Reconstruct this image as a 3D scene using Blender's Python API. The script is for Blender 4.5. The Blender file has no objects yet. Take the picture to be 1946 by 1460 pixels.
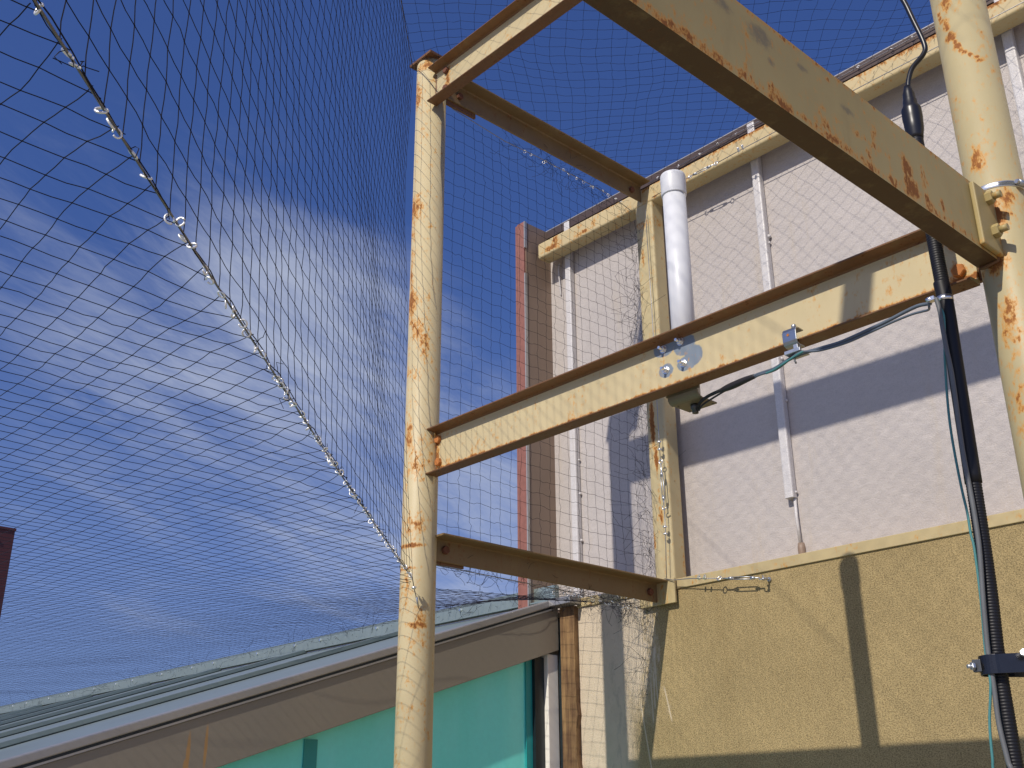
import bpy, bmesh, math, random
from mathutils import Vector, Matrix
random.seed(7)
scene = bpy.context.scene
COL = scene.collection
V = Vector
SUN = V((-0.2, 1.0, -0.87)).normalized()      # the way sunlight travels

# ------------------------------------------------------------------ nodes
class NT:
    def __init__(s, tree):
        s.t = tree; s.n = tree.nodes; s.l = tree.links
    def new(s, kind, **kw):
        nd = s.n.new(kind)
        for k, v in kw.items(): setattr(nd, k, v)
        return nd
    def put(s, sock, v):
        if v is None: return
        if isinstance(v, bpy.types.NodeSocket): s.l.new(v, sock)
        elif isinstance(v, (tuple, list)) and len(v) == 3 and sock.type == 'RGBA': sock.default_value = (*v, 1)
        else: sock.default_value = v
    def math(s, op, a, b=None, c=None, clamp=False):
        nd = s.new('ShaderNodeMath', operation=op); nd.use_clamp = clamp
        s.put(nd.inputs[0], a); s.put(nd.inputs[1], b); s.put(nd.inputs[2], c)
        return nd.outputs[0]
    def vmath(s, op, a, b=None, out=0):
        nd = s.new('ShaderNodeVectorMath', operation=op)
        s.put(nd.inputs[0], a); s.put(nd.inputs[1], b)
        return nd.outputs['Value'] if op in ('LENGTH', 'DOT_PRODUCT', 'DISTANCE') else nd.outputs[0]
    def pos(s): return s.new('ShaderNodeNewGeometry').outputs['Position']
    def xyz(s, v):
        nd = s.new('ShaderNodeSeparateXYZ'); s.put(nd.inputs[0], v); return nd.outputs
    def noise(s, vec, scale, detail=4, rough=.55, dist=0.0, stretch=None):
        if stretch: vec = s.vmath('MULTIPLY', vec, stretch)
        nd = s.new('ShaderNodeTexNoise'); s.put(nd.inputs['Vector'], vec)
        nd.inputs['Scale'].default_value = scale; nd.inputs['Detail'].default_value = detail
        nd.inputs['Roughness'].default_value = rough; nd.inputs['Distortion'].default_value = dist
        return nd.outputs[0]
    def ramp(s, f, lo, hi):
        nd = s.new('ShaderNodeMapRange', interpolation_type='SMOOTHSTEP')
        s.put(nd.inputs[0], f); nd.inputs[1].default_value = lo; nd.inputs[2].default_value = hi
        return nd.outputs[0]
    def mix(s, f, a, b):
        nd = s.new('ShaderNodeMix', data_type='RGBA')
        s.put(nd.inputs[0], f); s.put(nd.inputs[6], a); s.put(nd.inputs[7], b)
        return nd.outputs[2]
    def mul(s, col, f):
        nd = s.new('ShaderNodeMix', data_type='RGBA', blend_type='MULTIPLY'); nd.inputs[0].default_value = 1
        s.put(nd.inputs[6], col); s.put(nd.inputs[7], f)
        return nd.outputs[2]
    def bump(s, h, strength=.3, dist=.002):
        nd = s.new('ShaderNodeBump'); nd.inputs['Strength'].default_value = strength
        nd.inputs['Distance'].default_value = dist; s.put(nd.inputs['Height'], h)
        return nd.outputs[0]

def material(name):
    m = bpy.data.materials.new(name); m.use_nodes = True
    m.node_tree.nodes.clear(); N = NT(m.node_tree)
    b = N.new('ShaderNodeBsdfPrincipled'); o = N.new('ShaderNodeOutputMaterial')
    N.l.new(b.outputs[0], o.inputs[0])
    return m, N, b

def simple(name, col, rough=.5, metal=0., var=.12, scale=30., bump=0., spec=.5):
    m, N, b = material(name)
    p = N.pos(); n = N.noise(p, scale, 5)
    f = N.math('MULTIPLY_ADD', n, 2 * var, 1 - var)
    c = N.mul(col, f)
    N.put(b.inputs['Base Color'], c); b.inputs['Roughness'].default_value = rough
    b.inputs['Metallic'].default_value = metal; b.inputs['Specular IOR Level'].default_value = spec
    if bump: N.put(b.inputs['Normal'], N.bump(n, bump, .001))
    return m

def blobmask(N, p, blobs):
    out = None
    for c, r, st in blobs:
        d = N.vmath('SUBTRACT', p, tuple(c))
        d = N.vmath('MULTIPLY', d, tuple(1.0 / q for q in r))
        L = N.vmath('LENGTH', d)
        v = N.math('MULTIPLY', N.ramp(L, 1.25, .15), st)
        out = v if out is None else N.math('MAXIMUM', out, v)
    return out

def paint(name, base=(.53, .44, .258), blobs=(), band=None, level=0., grey=(), dirt=.25, smear=(), stain=(.54, .25, .042), rust=((.085, .026, .010), (.36, .125, .024))):
    """old cream paint over steel: noise spots of rust, with heavier patches at given places"""
    m, N, b = material(name)
    p = N.pos()
    big = N.noise(p, 4.5, 4, .6)
    mid = N.noise(p, 24, 6, .62, stretch=(1, 1, .45))
    fine = N.noise(p, 95, 6, .65, stretch=(1, 1, .6))
    spots = N.noise(p, 210, 4, .6)
    r = N.math('ADD', N.math('MULTIPLY_ADD', mid, .80, -.175), N.math('MULTIPLY_ADD', fine, 1.05, -.25))
    r = N.math('ADD', r, level - .075)
    bm = blobmask(N, p, blobs) if blobs else None
    if bm is not None: r = N.math('ADD', r, N.math('MULTIPLY', bm, .31))
    if band:
        zc, hw, st = band
        d = N.math('ABSOLUTE', N.math('SUBTRACT', N.xyz(p)[2], zc))
        v = N.math('MULTIPLY', N.ramp(d, hw * 1.6, 0.), st)
        r = N.math('ADD', r, N.math('MULTIPLY', v, .22))
    halo = N.ramp(r, .49, .74); core = N.ramp(r, .655, .80)
    paintc = N.mul(base, N.math('MULTIPLY_ADD', big, .34, .83))
    paintc = N.mix(N.math('MULTIPLY', N.ramp(N.noise(p, 13, 6, .7, stretch=(1, 1, .3)), .5, .8), dirt), paintc, (.27, .2, .085))
    paintc = N.mix(N.math('MULTIPLY', N.ramp(spots, .68, .76), .35), paintc, (.3, .15, .045))
    if smear:
        sm = blobmask(N, p, smear)
        sm = N.ramp(N.math('ADD', N.math('MULTIPLY', sm, .55), N.math('MULTIPLY', N.noise(p, 75, 7, .72), .9)), .62, 1.05)
        paintc = N.mix(N.math('MULTIPLY', sm, .6), paintc, (.11, .1, .085))
    if grey:
        g = blobmask(N, p, grey)
        g = N.ramp(N.math('ADD', g, N.math('MULTIPLY', N.noise(p, 60, 3), .35)), .60, .74)
        paintc = N.mix(N.math('MULTIPLY', g, .9), paintc, (.16, .215, .29))
    c = N.mix(N.math('MULTIPLY', halo, .9), paintc, stain)
    c = N.mix(N.math('MULTIPLY', core, .92), c, N.mix(spots, rust[0], rust[1]))
    N.put(b.inputs['Base Color'], c)
    N.put(b.inputs['Roughness'], N.math('MULTIPLY_ADD', core, .3, .5))
    b.inputs['Specular IOR Level'].default_value = .35
    N.put(b.inputs['Normal'], N.bump(N.math('ADD', N.math('MULTIPLY', core, .5), N.math('MULTIPLY', fine, .4)), .35, .0015))
    return m

# ------------------------------------------------------------------ mesh builder
class MB:
    def __init__(s): s.v = []; s.f = []; s.mi = []; s.sm = []
    def add(s, vs, fs, mi=0, smooth=False):
        o = len(s.v); s.v += [tuple(q) for q in vs]
        for f in fs:
            s.f.append(tuple(i + o for i in f)); s.mi.append(mi); s.sm.append(smooth)
        return s
    def box(s, a, b, mi=0):
        (x0, y0, z0), (x1, y1, z1) = a, b
        vs = [(x0,y0,z0),(x1,y0,z0),(x1,y1,z0),(x0,y1,z0),(x0,y0,z1),(x1,y0,z1),(x1,y1,z1),(x0,y1,z1)]
        return s.add(vs, [(3,2,1,0),(4,5,6,7),(0,1,5,4),(1,2,6,5),(2,3,7,6),(3,0,4,7)], mi)
    def extrude(s, prof, fn, t0, t1, mats=None, n=1, mi=0, smooth=False):
        k = len(prof); vs = []
        for j in range(n + 1):
            t = t0 + (t1 - t0) * j / n
            vs += [fn(u, w, t) for u, w in prof]
        o = len(s.v); s.v += [tuple(q) for q in vs]
        for j in range(n):
            for i in range(k):
                i2 = (i + 1) % k
                s.f.append((o+j*k+i, o+j*k+i2, o+(j+1)*k+i2, o+(j+1)*k+i)); s.mi.append(mats[i] if mats else mi); s.sm.append(smooth)
        s.f.append(tuple(o + i for i in range(k))[::-1]); s.mi.append(mats[0] if mats else mi); s.sm.append(False)
        s.f.append(tuple(o + n*k + i for i in range(k))); s.mi.append(mats[0] if mats else mi); s.sm.append(False)
        return s
    def tube(s, pts, r, seg=10, mi=0, caps=True, closed=False, smooth=True):
        pts = [V(p) for p in pts]; n = len(pts)
        rs = r if isinstance(r, (list, tuple)) else [r] * n
        up = None; o = len(s.v)
        for i, p in enumerate(pts):
            a = pts[(i - 1) % n] if (i > 0 or closed) else p
            c = pts[(i + 1) % n] if (i < n - 1 or closed) else p
            d = (c - a)
            d = d.normalized() if d.length > 1e-9 else V((0, 0, 1))
            if up is None:
                up = V((0, 0, 1)) if abs(d.z) < .9 else V((1, 0, 0))
            x = d.cross(up)
            if x.length < 1e-6: x = d.orthogonal()
            x.normalize(); y = x.cross(d).normalized(); up = y
            for k in range(seg):
                an = 2 * math.pi * k / seg
                s.v.append(tuple(p + (x * math.cos(an) + y * math.sin(an)) * rs[i]))
        m = n if closed else n - 1
        for i in range(m):
            for k in range(seg):
                k2 = (k + 1) % seg; j = (i + 1) % n
                s.f.append((o+i*seg+k, o+i*seg+k2, o+j*seg+k2, o+j*seg+k)); s.mi.append(mi); s.sm.append(smooth)
        if caps and not closed:
            s.f.append(tuple(o + k for k in range(seg))[::-1]); s.mi.append(mi); s.sm.append(False)
            s.f.append(tuple(o + (n-1)*seg + k for k in range(seg))); s.mi.append(mi); s.sm.append(False)
        return s
    def lathe(s, c, prof, seg=32, axis=V((0, 0, 1)), mi=0, smooth=True):
        """prof: list of (radius, height along axis)"""
        axis = V(axis).normalized(); x = axis.orthogonal().normalized(); y = axis.cross(x); c = V(c); o = len(s.v)
        for r, h in prof:
            for k in range(seg):
                a = 2 * math.pi * k / seg
                s.v.append(tuple(c + axis * h + (x * math.cos(a) + y * math.sin(a)) * r))
        for j in range(len(prof) - 1):
            for k in range(seg):
                k2 = (k + 1) % seg
                s.f.append((o+j*seg+k, o+j*seg+k2, o+(j+1)*seg+k2, o+(j+1)*seg+k)); s.mi.append(mi); s.sm.append(smooth)
        s.f.append(tuple(o + k for k in range(seg))[::-1]); s.mi.append(mi); s.sm.append(False)
        e = o + (len(prof) - 1) * seg
        s.f.append(tuple(e + k for k in range(seg))); s.mi.append(mi); s.sm.append(False)
        return s
    def hexbolt(s, c, axis, r, h, mi=0):
        s.lathe(c, [(r*.98, 0), (r, h*.15), (r, h*.8), (r*.86, h)], 6, axis, mi, False)
        return s
    def build(s, name, mats, parent=None, base=None, bevel=0., recalc=True):
        me = bpy.data.meshes.new(name)
        if base is None: base = parent['_base'] if parent is not None and '_base' in parent else (0, 0, 0)
        bx, by, bz = base
        me.from_pydata([(x-bx, y-by, z-bz) for x, y, z in s.v], [], s.f)
        for m in (mats if isinstance(mats, (list, tuple)) else [mats]): me.materials.append(m)
        me.polygons.foreach_set('material_index', s.mi)
        me.polygons.foreach_set('use_smooth', s.sm)
        if recalc:
            bm = bmesh.new(); bm.from_mesh(me); bmesh.ops.recalc_face_normals(bm, faces=bm.faces); bm.to_mesh(me); bm.free()
        me.update()
        o = bpy.data.objects.new(name, me); COL.objects.link(o)
        if parent is None: o.location = base
        else:
            o.parent = parent
            pb = parent['_base'] if '_base' in parent else (0, 0, 0)
            o.location = (bx-pb[0], by-pb[1], bz-pb[2])
        o['_base'] = tuple(base)
        if bevel:
            md = o.modifiers.new('bevel', 'BEVEL'); md.width = bevel; md.segments = 2; md.limit_method = 'ANGLE'; md.angle_limit = math.radians(40)
        return o

def thing(name, label, cat, base, group=None):
    o = bpy.data.objects.new(name, None); COL.objects.link(o)
    o.location = base; o.empty_display_size = .1; o['_base'] = tuple(base)
    return tag(o, label, cat, group)
def tag(o, label=None, cat=None, group=None, kind=None):
    if label: o['label'] = label
    if cat: o['category'] = cat
    if group: o['group'] = group
    if kind: o['kind'] = kind
    return o

def chan(h, b, tw, tt, tr):
    """channel section, back at u=0, toes at u=b; returns outline and which edges are rusty"""
    pts = [(0, 0), (0, h)]; mats = [0, 1]
    pts += [(b-.002, h), (b, h-.002)]; mats += [1, 1]
    pts += [(b, h-tt+.001), (b-.002, h-tt)]; mats += [1, 1]
    r = .009
    for k in range(5):
        a = math.pi/2*k/4
        pts.append((tw + r - r*math.sin(a), h - tr - r + r*math.cos(a))); mats.append(1 if k < 3 else 0)
    for k in range(5):
        a = math.pi/2*(1-k/4)
        pts.append((tw + r - r*math.sin(a), tr + r - r*math.cos(a))); mats.append(0 if k < 3 else 0)
    pts += [(b-.002, tt), (b, tt-.001)]; mats += [0, 1]
    pts += [(b, .002), (b-.002, 0)]; mats += [1, 1]
    mats[-1] = 1
    mats = mats[:len(pts)]
    # fix: edge i runs from pts[i] to pts[i+1]
    return pts, mats
def angle(w, hgt, t):
    """angle iron: upright leg at u=0..t, level leg on top reaching u=w"""
    pts = [(0, 0), (0, hgt), (w-.001, hgt), (w, hgt-.001), (w, hgt-t+.002), (w-.002, hgt-t)]
    r = .006
    for k in range(5):
        a = math.pi/2*k/4
        pts.append((t + r - r*math.sin(a), hgt - t - r + r*math.cos(a)))
    pts += [(t, .002), (t-.002, 0)]
    mats = [0, 0, 1, 1, 1] + [0]*7 + [1]
    return pts, (mats + [0]*20)[:len(pts)]
def rbox(w, h, r, n=4):
    """rounded rectangle outline, corner at 0,0"""
    pts = []
    for cx, cy, a0 in ((w-r, r, -90), (w-r, h-r, 0), (r, h-r, 90), (r, r, 180)):
        for k in range(n + 1):
            a = math.radians(a0 + 90*k/n); pts.append((cx + r*math.cos(a), cy + r*math.sin(a)))
    return pts
def spline(pts, n=6):
    P = [V(p) for p in pts]; out = []
    for i in range(len(P) - 1):
        p0 = P[max(i-1, 0)]; p1 = P[i]; p2 = P[i+1]; p3 = P[min(i+2, len(P)-1)]
        for k in range(n):
            t = k/n
            out.append(.5*((2*p1) + (p2-p0)*t + (2*p0-5*p1+4*p2-p3)*t*t + (3*p1-p0-3*p2+p3)*t**3))
    out.append(P[-1]); return out
# ------------------------------------------------------------------ materials
def B(*rows): return rows
post_blobs = [  # rust patches on the far pipe
    ((-0.00584, -0.04000, 2.06020), (.05,.05,.07), 1.0), ((-0.01657, -0.04000, 1.95602), (.04,.05,.06), .8), ((-0.00994, -0.04000, 1.68049), (.045,.05,.07), 1.0),
    ((0.01578, -0.04000, 1.57052), (.04,.05,.07), .9), ((0.11461, -0.03000, 1.42383), (.035,.05,.09), .9), ((-0.00570, -0.04000, 1.40110), (.05,.05,.05), .5),
    ((0.01433, -0.04000, 1.09689), (.06,.05,.09), .62), ((0.08660, -0.03000, 1.11734), (.012,.05,.08), 1.0), ((0.10206, -0.03000, 0.98991), (.02,.05,.06), .9),
    ((0.03914, -0.04500, 0.87928), (.05,.06,.05), .8), ((0.02290, -0.04500, 0.81920), (.06,.06,.01), 1.2), ((0.12147, -0.04000, 0.79711), (.02,.06,.02), 1.0),
    ((0.00469, -0.04500, 0.74644), (.06,.06,.008), 1.0), ((0.08135, -0.05000, 0.67415), (.022,.06,.018), 1.2), ((0.07148, -0.05000, 0.59974), (.05,.06,.045), 1.1),
    ((0.05977, -0.05000, 0.56933), (.07,.06,.016), 1.2), ((0.00178, -0.05000, 0.66645), (.03,.06,.09), .5), ((0.12466, -0.05000, 0.56100), (.03,.06,.05), .8),
    ((0.03188, -0.04000, 2.67945), (.06,.06,.03), 1.0), ((-0.01216, -0.04000, 2.57065), (.03,.06,.08), .9), ((0.12080, -0.03000, 2.57253), (.02,.06,.07), 1.1), ((0.11192, -0.04000, 2.45447), (.03,.06,.06), .9),
    ((-0.01077, -0.05000, 1.71845), (.018,.05,.40), .55), ((0.00024, -0.05000, 1.18942), (.02,.05,.22), .6), ((0.12865, -0.03000, 1.41935), (.018,.05,.30), .62), ((0.04543, -0.05000, 1.51790), (.012,.05,.10), .8),
    ((0.11454, -0.03000, 2.16259), (.016,.05,.12), .7), ((0.11007, -0.05000, 0.73978), (.05,.06,.18), .42),
    ((0.07081, -0.05000, 0.32813), (.05,.06,.04), .35)]
near_blobs = [
    ((1.93599, -0.05000, 1.70149), (.009,.05,.009), 1.05), ((1.93710, -0.05000, 1.68883), (.009,.05,.009), 1.05), ((1.94037, -0.05000, 1.67783), (.009,.05,.009), 1.05), ((1.94509, -0.05000, 1.66448), (.009,.05,.009), 1.05), ((1.94992, -0.05000, 1.64819), (.009,.05,.009), 1.05), ((1.95415, -0.05000, 1.63238), (.009,.05,.009), 1.05), ((1.95745, -0.05000, 1.61869), (.009,.05,.009), 1.05), ((1.96117, -0.05000, 1.60408), (.009,.05,.009), 1.05), ((1.96487, -0.05000, 1.58957), (.009,.05,.009), 1.05), ((1.96909, -0.05000, 1.57841), (.009,.05,.009), 1.05), ((1.97712, -0.05000, 1.56857), (.009,.05,.009), 1.05), ((1.98617, -0.05000, 1.55815), (.009,.05,.009), 1.05), ((1.99353, -0.05000, 1.54879), (.009,.05,.009), 1.05), ((2.00019, -0.05000, 1.53918), (.009,.05,.009), 1.05),
    ((1.95641, -0.05000, 1.71072), (.02,.05,.03), 1.0), ((1.94871, -0.05000, 1.66367), (.012,.05,.022), 1.2), ((1.95608, -0.05000, 1.62535), (.018,.05,.016), 1.3),
    ((1.96398, -0.05000, 1.59155), (.014,.05,.014), 1.2), ((2.01922, -0.05000, 1.61199), (.012,.05,.05), 1.0),
    ((1.95809, -0.05000, 1.29017), (.02,.05,.045), 1.0), ((1.97714, -0.05000, 1.16607), (.035,.05,.06), 1.15), ((1.99452, -0.05000, 1.18949), (.025,.05,.03), 1.1), ((1.92756, -0.05000, 1.23972), (.02,.05,.08), .4),
    ((1.95951, -0.05000, 0.93235), (.03,.05,.05), .8), ((1.95287, -0.05000, 0.86581), (.03,.05,.09), .7), ((1.94371, -0.05000, 0.75719), (.03,.05,.08), .5), ((1.94751, -0.06000, 1.05190), (.04,.05,.03), 1.1)]
M = {}
M['post'] = paint('cream_paint_rusted_pipe', blobs=post_blobs, dirt=.2, level=.02)
M['nearpost'] = paint('cream_paint_cracked_pipe', base=(.43,.36,.20), level=.012, blobs=near_blobs, dirt=.14)
grey_blobs = [((1.03436, 0.01800, 1.19058), (.052,.03,.040), 1.05), ((1.10205, 0.01800, 1.17577), (.050,.03,.042), 1.05), ((1.13047, 0.01800, 1.13608), (.042,.03,.040), 1.05),
              ((1.10639, 0.01800, 1.12126), (.046,.03,.030), 1.0), ((1.03643, 0.01800, 1.12061), (.034,.03,.028), 1.0)]
end_blobs = [((.055,.02,1.13), (.03,.05,.09), 1.0), ((1.86,.02,1.09), (.05,.05,.05), .5)]
M['beam'] = paint('cream_paint_channel', blobs=end_blobs, band=(1.0745,.008,1.5), grey=grey_blobs, dirt=.12)
M['rusty'] = paint('rusted_cream_paint', base=(.155,.075,.032), level=.13, dirt=.5, stain=(.20,.09,.034), rust=((.05,.017,.009), (.17,.06,.018)))
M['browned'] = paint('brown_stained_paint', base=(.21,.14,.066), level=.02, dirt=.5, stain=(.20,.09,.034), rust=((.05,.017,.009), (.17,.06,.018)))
ib = [((1.96400, -0.39778, 1.12367), (.02,.03,.04), 1.1), ((1.96400, -0.38724, 1.08612), (.02,.045,.035), 1.1), ((1.96400, -0.33865, 1.07235), (.02,.035,.035), 1.1),
      ((1.96400, -0.27222, 1.09148), (.02,.02,.02), 1.0), ((1.96400, -0.82759, 1.07762), (.02,.02,.03), 1.1), ((1.96400, -0.80138, 1.06242), (.02,.05,.014), .9),
      ((1.96400, -0.65060, 1.19186), (.02,.014,.008), 1.2), ((1.96400, -0.54140, 1.09083), (.02,.02,.02), .8), ((1.96400, -0.27141, 1.04219), (.02,.06,.02), .8), ((1.96400, -0.55267, 1.11635),(.02,.2,.01), .45),
      ((1.964,-.9,1.064), (.02,1.3,.016), .75), ((1.964,-.9,1.208), (.02,1.3,.010), .55), ((1.96400, -0.69269, 1.07925),(.02,.05,.03),.5), ((1.96400, -0.53964, 1.02685),(.02,.12,.012),.8), ((1.96400, -0.33893, 1.11815),(.02,.02,.05),.7)]
ism = [((1.96400, -0.84801, 1.17399), (.02,.05,.03), 1.0), ((1.96400, -0.82562, 1.13402), (.02,.015,.012), 1.0), ((1.96400, -0.72930, 1.17252), (.02,.03,.01), .9), ((1.96400, -0.59558, 1.15320), (.02,.035,.012), .9),
       ((1.96400, -0.95019, 1.18067), (.02,.05,.02), .8)]
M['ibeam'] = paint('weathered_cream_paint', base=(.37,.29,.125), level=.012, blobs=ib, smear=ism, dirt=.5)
rb = [((-0.52747, 1.15900, 2.57407), (.06,.05,.022), 1.2), ((-0.50128, 1.15900, 2.60637), (.03,.05,.03), 1.0), ((-0.30959, 1.15900, 2.56740), (.07,.05,.016), 1.0), ((-0.24788, 1.15900, 2.58282), (.02,.05,.03), 1.0),
      ((0.06721, 1.15900, 2.62021), (.05,.05,.02), .8), ((.75,1.159,2.628), (.45,.06,.026), 1.15), ((1.45,1.159,2.628), (.45,.06,.028), 1.15), ((.2,1.159,2.56), (.15,.05,.008), .8),
      ((.1,1.159,2.625),(.5,.06,.008),.7), ((2.1,1.159,2.62),(.3,.06,.024),1.0)]
M['rail'] = paint('cream_paint_rail', base=(.53,.425,.235), blobs=rb, dirt=.1, level=.03)
wb = [((.035,1.159,1.52), (.018,.05,.12), 1.6), ((.045,1.159,1.36), (.013,.05,.07), 1.5), ((.05,1.159,1.22), (.01,.05,.08), .9), ((.055,1.159,1.12), (.012,.05,.05), 1.0),
      ((.012,1.159,1.03), (.012,.05,.05), 1.1), ((.035,1.159,2.3), (.012,.05,.06), .9), ((.05,1.159,2.45), (.06,.05,.03), .8), ((.1,1.2,2.45),(.02,.04,.03),.7), ((.1,1.23,1.0),(.01,.04,.1),.6)]
M['wpost'] = paint('cream_paint_upright', base=(.51,.42,.235), blobs=wb, dirt=.12)
M['sill'] = paint('cream_paint_sill', base=(.47,.375,.20), dirt=.2)
M['bolt'] = simple('rusted_bolt', (.42,.15,.035), .8, var=.3, scale=120, bump=.4)
M['boltdark'] = simple('dark_rusted_bolt', (.14,.05,.025), .85, var=.3, scale=120, bump=.4)
M['steel'] = simple('bright_steel', (.86,.86,.84), .32, 1.0, .1, 60)
M['galv'] = simple('galvanised_steel', (.50,.52,.54), .42, .9, .18, 50, .2)
M['clampsteel'] = simple('pressed_steel', (.40,.42,.44), .3, .95, .2, 40)
M['darksteel'] = simple('dark_steel', (.10,.105,.11), .45, .6, .2, 60)
M['darkband'] = simple('dark_band_steel', (.05,.05,.055), .22, .85, .2, 40)
M['ringsteel'] = simple('shiny_ring', (.96,.96,.95), .42, .6, .05, 60)
M['ropelit'] = simple('steel_wire_rope', (.20,.19,.18), .42, .5, .35, 900, .6)
M['rope'] = simple('wire_rope', (.32,.32,.33), .4, .8, .3, 900, .5)
M['roped'] = simple('weathered_wire_rope', (.16,.14,.125), .5, .5, .3, 900, .5)
M['net'] = simple('black_twine', (.012,.012,.02), .7, var=.2, scale=300, spec=.2)
M['pvc'] = simple('white_plastic', (.66,.665,.685), .42, var=.06, scale=18, bump=.02)
M['rubber'] = simple('black_rubber', (.011,.011,.014), .34, var=.25, scale=40, bump=.1)
M['sleeve'] = simple('black_plastic_sleeve', (.008,.008,.011), .48, var=.2, scale=60, spec=.35)
M['tape'] = simple('dark_tape', (.02,.017,.018), .6, var=.3, scale=60, bump=.3)
M['wgrey'] = simple('grey_cable', (.12,.125,.13), .55, var=.2)
M['wblue'] = simple('blue_grey_cable', (.10,.125,.16), .5, var=.15)
M['wteal'] = simple('teal_wire', (.06,.21,.21), .5, var=.1)
M['tan'] = simple('tan_bracket', (.20,.165,.10), .5, .2, .15, 50)
M['batten'] = None

# white sprayed membrane panel
def membrane(name, col, wr=.5):
    m, N, b = material(name); p = N.pos()
    big = N.noise(p, 2.2, 4, .6); mid = N.noise(p, 38, 6, .65, dist=.6, stretch=(.6, 1, 1.3)); fine = N.noise(p, 240, 3, .6)
    c = N.mul(col, N.math('MULTIPLY_ADD', big, .22, .89))
    c = N.mul(c, N.math('MULTIPLY_ADD', fine, .30, .85))
    c = N.mul(c, N.math('MULTIPLY_ADD', mid, .30, .85))
    streak = N.noise(p, 16, 5, .7, stretch=(1, 1, .12))
    c = N.mix(N.math('MULTIPLY', N.ramp(streak, .53, .78), .38), c, (.46,.38,.27))
    specks = N.ramp(N.noise(p, 70, 2, .5), .74, .80)
    c = N.mix(N.math('MULTIPLY', specks, .5), c, (.12,.1,.09))
    N.put(b.inputs['Base Color'], c)
    N.put(b.inputs['Roughness'], N.math('MULTIPLY_ADD', fine, .45, .10)); b.inputs['Specular IOR Level'].default_value = .35
    h = N.math('ADD', mid, N.math('MULTIPLY', fine, .6))
    N.put(b.inputs['Normal'], N.bump(h, wr, .004))
    return m
M['panel'] = membrane('white_membrane', (.468,.425,.400), .5)
M['batten'] = membrane('white_batten_coating', (.58,.555,.55), .4)
M['flash'] = simple('dark_brown_flashing', (.075,.05,.042), .5, .2, .15, 20)
M['flashedge'] = simple('bare_flashing_edge', (.45,.43,.40), .4, .5, .15, 60)
M['brick'] = simple('brick_red_coating', (.25,.10,.075), .6, var=.3, scale=50, bump=.5)
M['taupe'] = simple('taupe_coating', (.26,.185,.135), .5, var=.12, scale=12, bump=.1)

# stucco
m, N, b = material('beige_stucco'); p = N.pos(); X = N.xyz(p)
grain = N.noise(p, 250, 5, .7, stretch=(.8, 1, 1.2)); big = N.noise(p, 2.6, 7, .68); mid = N.noise(p, 20, 4, .6)
c = N.mul((.395, .298, .145), N.math('MULTIPLY_ADD', big, .60, .70))
c = N.mul(c, N.math('MULTIPLY_ADD', mid, .22, .89))
runs = N.math('MULTIPLY', N.ramp(N.noise(p, 11, 5, .65, stretch=(1, 1, .07)), .50, .78), N.ramp(X[2], .15, .85))
c = N.mix(N.math('MULTIPLY', runs, .38), c, (.23,.145,.05))
c = N.mul(c, N.math('MULTIPLY_ADD', N.ramp(grain, .36, .60), .62, .50))
wn = N.math('ADD', N.math('MULTIPLY', N.noise(p, 9, 6, .7, stretch=(1.6, 1, .5)), .5), N.math('MULTIPLY', N.noise(p, 60, 5, .7, stretch=(1.5, 1, .6)), .3))
edge = N.math('SUBTRACT', .015, X[0])                      # paler, overpainted strip at the left end of the wall
ww = N.ramp(N.math('ADD', N.math('MULTIPLY', edge, 2.6), N.math('MULTIPLY_ADD', wn, 1.6, -.62)), .0, .28)
low = N.ramp(N.math('ADD', X[2], N.math('MULTIPLY', wn, .5)), .50, .78)
ww = N.math('MULTIPLY', ww, N.math('MULTIPLY_ADD', N.math('MAXIMUM', low, N.ramp(X[0], -.10, -.2)), .92, .08))
pale = N.mul((.60,.50,.37), N.math('MULTIPLY_ADD', mid, .24, .87))
pale = N.mix(N.math('MULTIPLY', N.ramp(N.noise(p, 26, 6, .75, stretch=(1,1,.35)), .52, .66), .30), pale, (.2,.19,.16))
c = N.mix(ww, c, pale)
for (x0, z0, ln, sl) in ((-.045,.50,.16,.02),(-.03,.53,.14,.0),(-.10,.42,.26,.16),(.02,.47,.13,.22),(-.02,.62,.2,.02)):   # paint runs
    d = N.math('ABSOLUTE', N.math('SUBTRACT', N.math('SUBTRACT', X[0], x0), N.math('MULTIPLY', N.math('SUBTRACT', z0, X[2]), sl)))
    rn = N.math('MULTIPLY', N.ramp(d, .0048, .0015), N.math('MULTIPLY', N.ramp(X[2], z0+.01, z0-.01), N.ramp(X[2], z0-ln, z0-ln+.02)))
    c = N.mix(N.math('MULTIPLY', rn, .7), c, (.62,.52,.38))
N.put(b.inputs['Base Color'], c); b.inputs['Roughness'].default_value = .9; b.inputs['Specular IOR Level'].default_value = .2
N.put(b.inputs['Normal'], N.bump(N.math('ADD', grain, N.math('MULTIPLY', mid, .5)), .8, .0035))
M['stucco'] = m

m, N, b = material('taupe_metal_fascia'); p = N.pos()
f = N.noise(p, 60, 4, .6); f2 = N.noise(p, 3., 5, .65, stretch=(1, .25, 1))
c = N.mul((.245,.215,.168), N.math('MULTIPLY_ADD', f, .10, .95)); c = N.mul(c, N.math('MULTIPLY_ADD', f2, .10, .95))
sk = blobmask(N, p, [((-0.51600, -0.46713, 0.19953), (.03,.010,.10), 1.), ((-0.51600, -0.41019, 0.22459), (.03,.009,.10), 1.), ((-0.51600, -0.47225, 0.16906), (.03,.012,.03), 1.)])
c = N.mix(N.math('MULTIPLY', N.ramp(N.math('ADD', sk, N.math('MULTIPLY', N.noise(p, 90, 4, .7, stretch=(1,1,.3)), .5)), .62, 1.1), .75), c, (.42,.22,.06))
N.put(b.inputs['Base Color'], c); b.inputs['Roughness'].default_value = .42
M['fascia'] = m
M['roof'] = simple('grey_green_metal_roof', (.27,.325,.315), .38, .45, .12, 5, .03)
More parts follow.
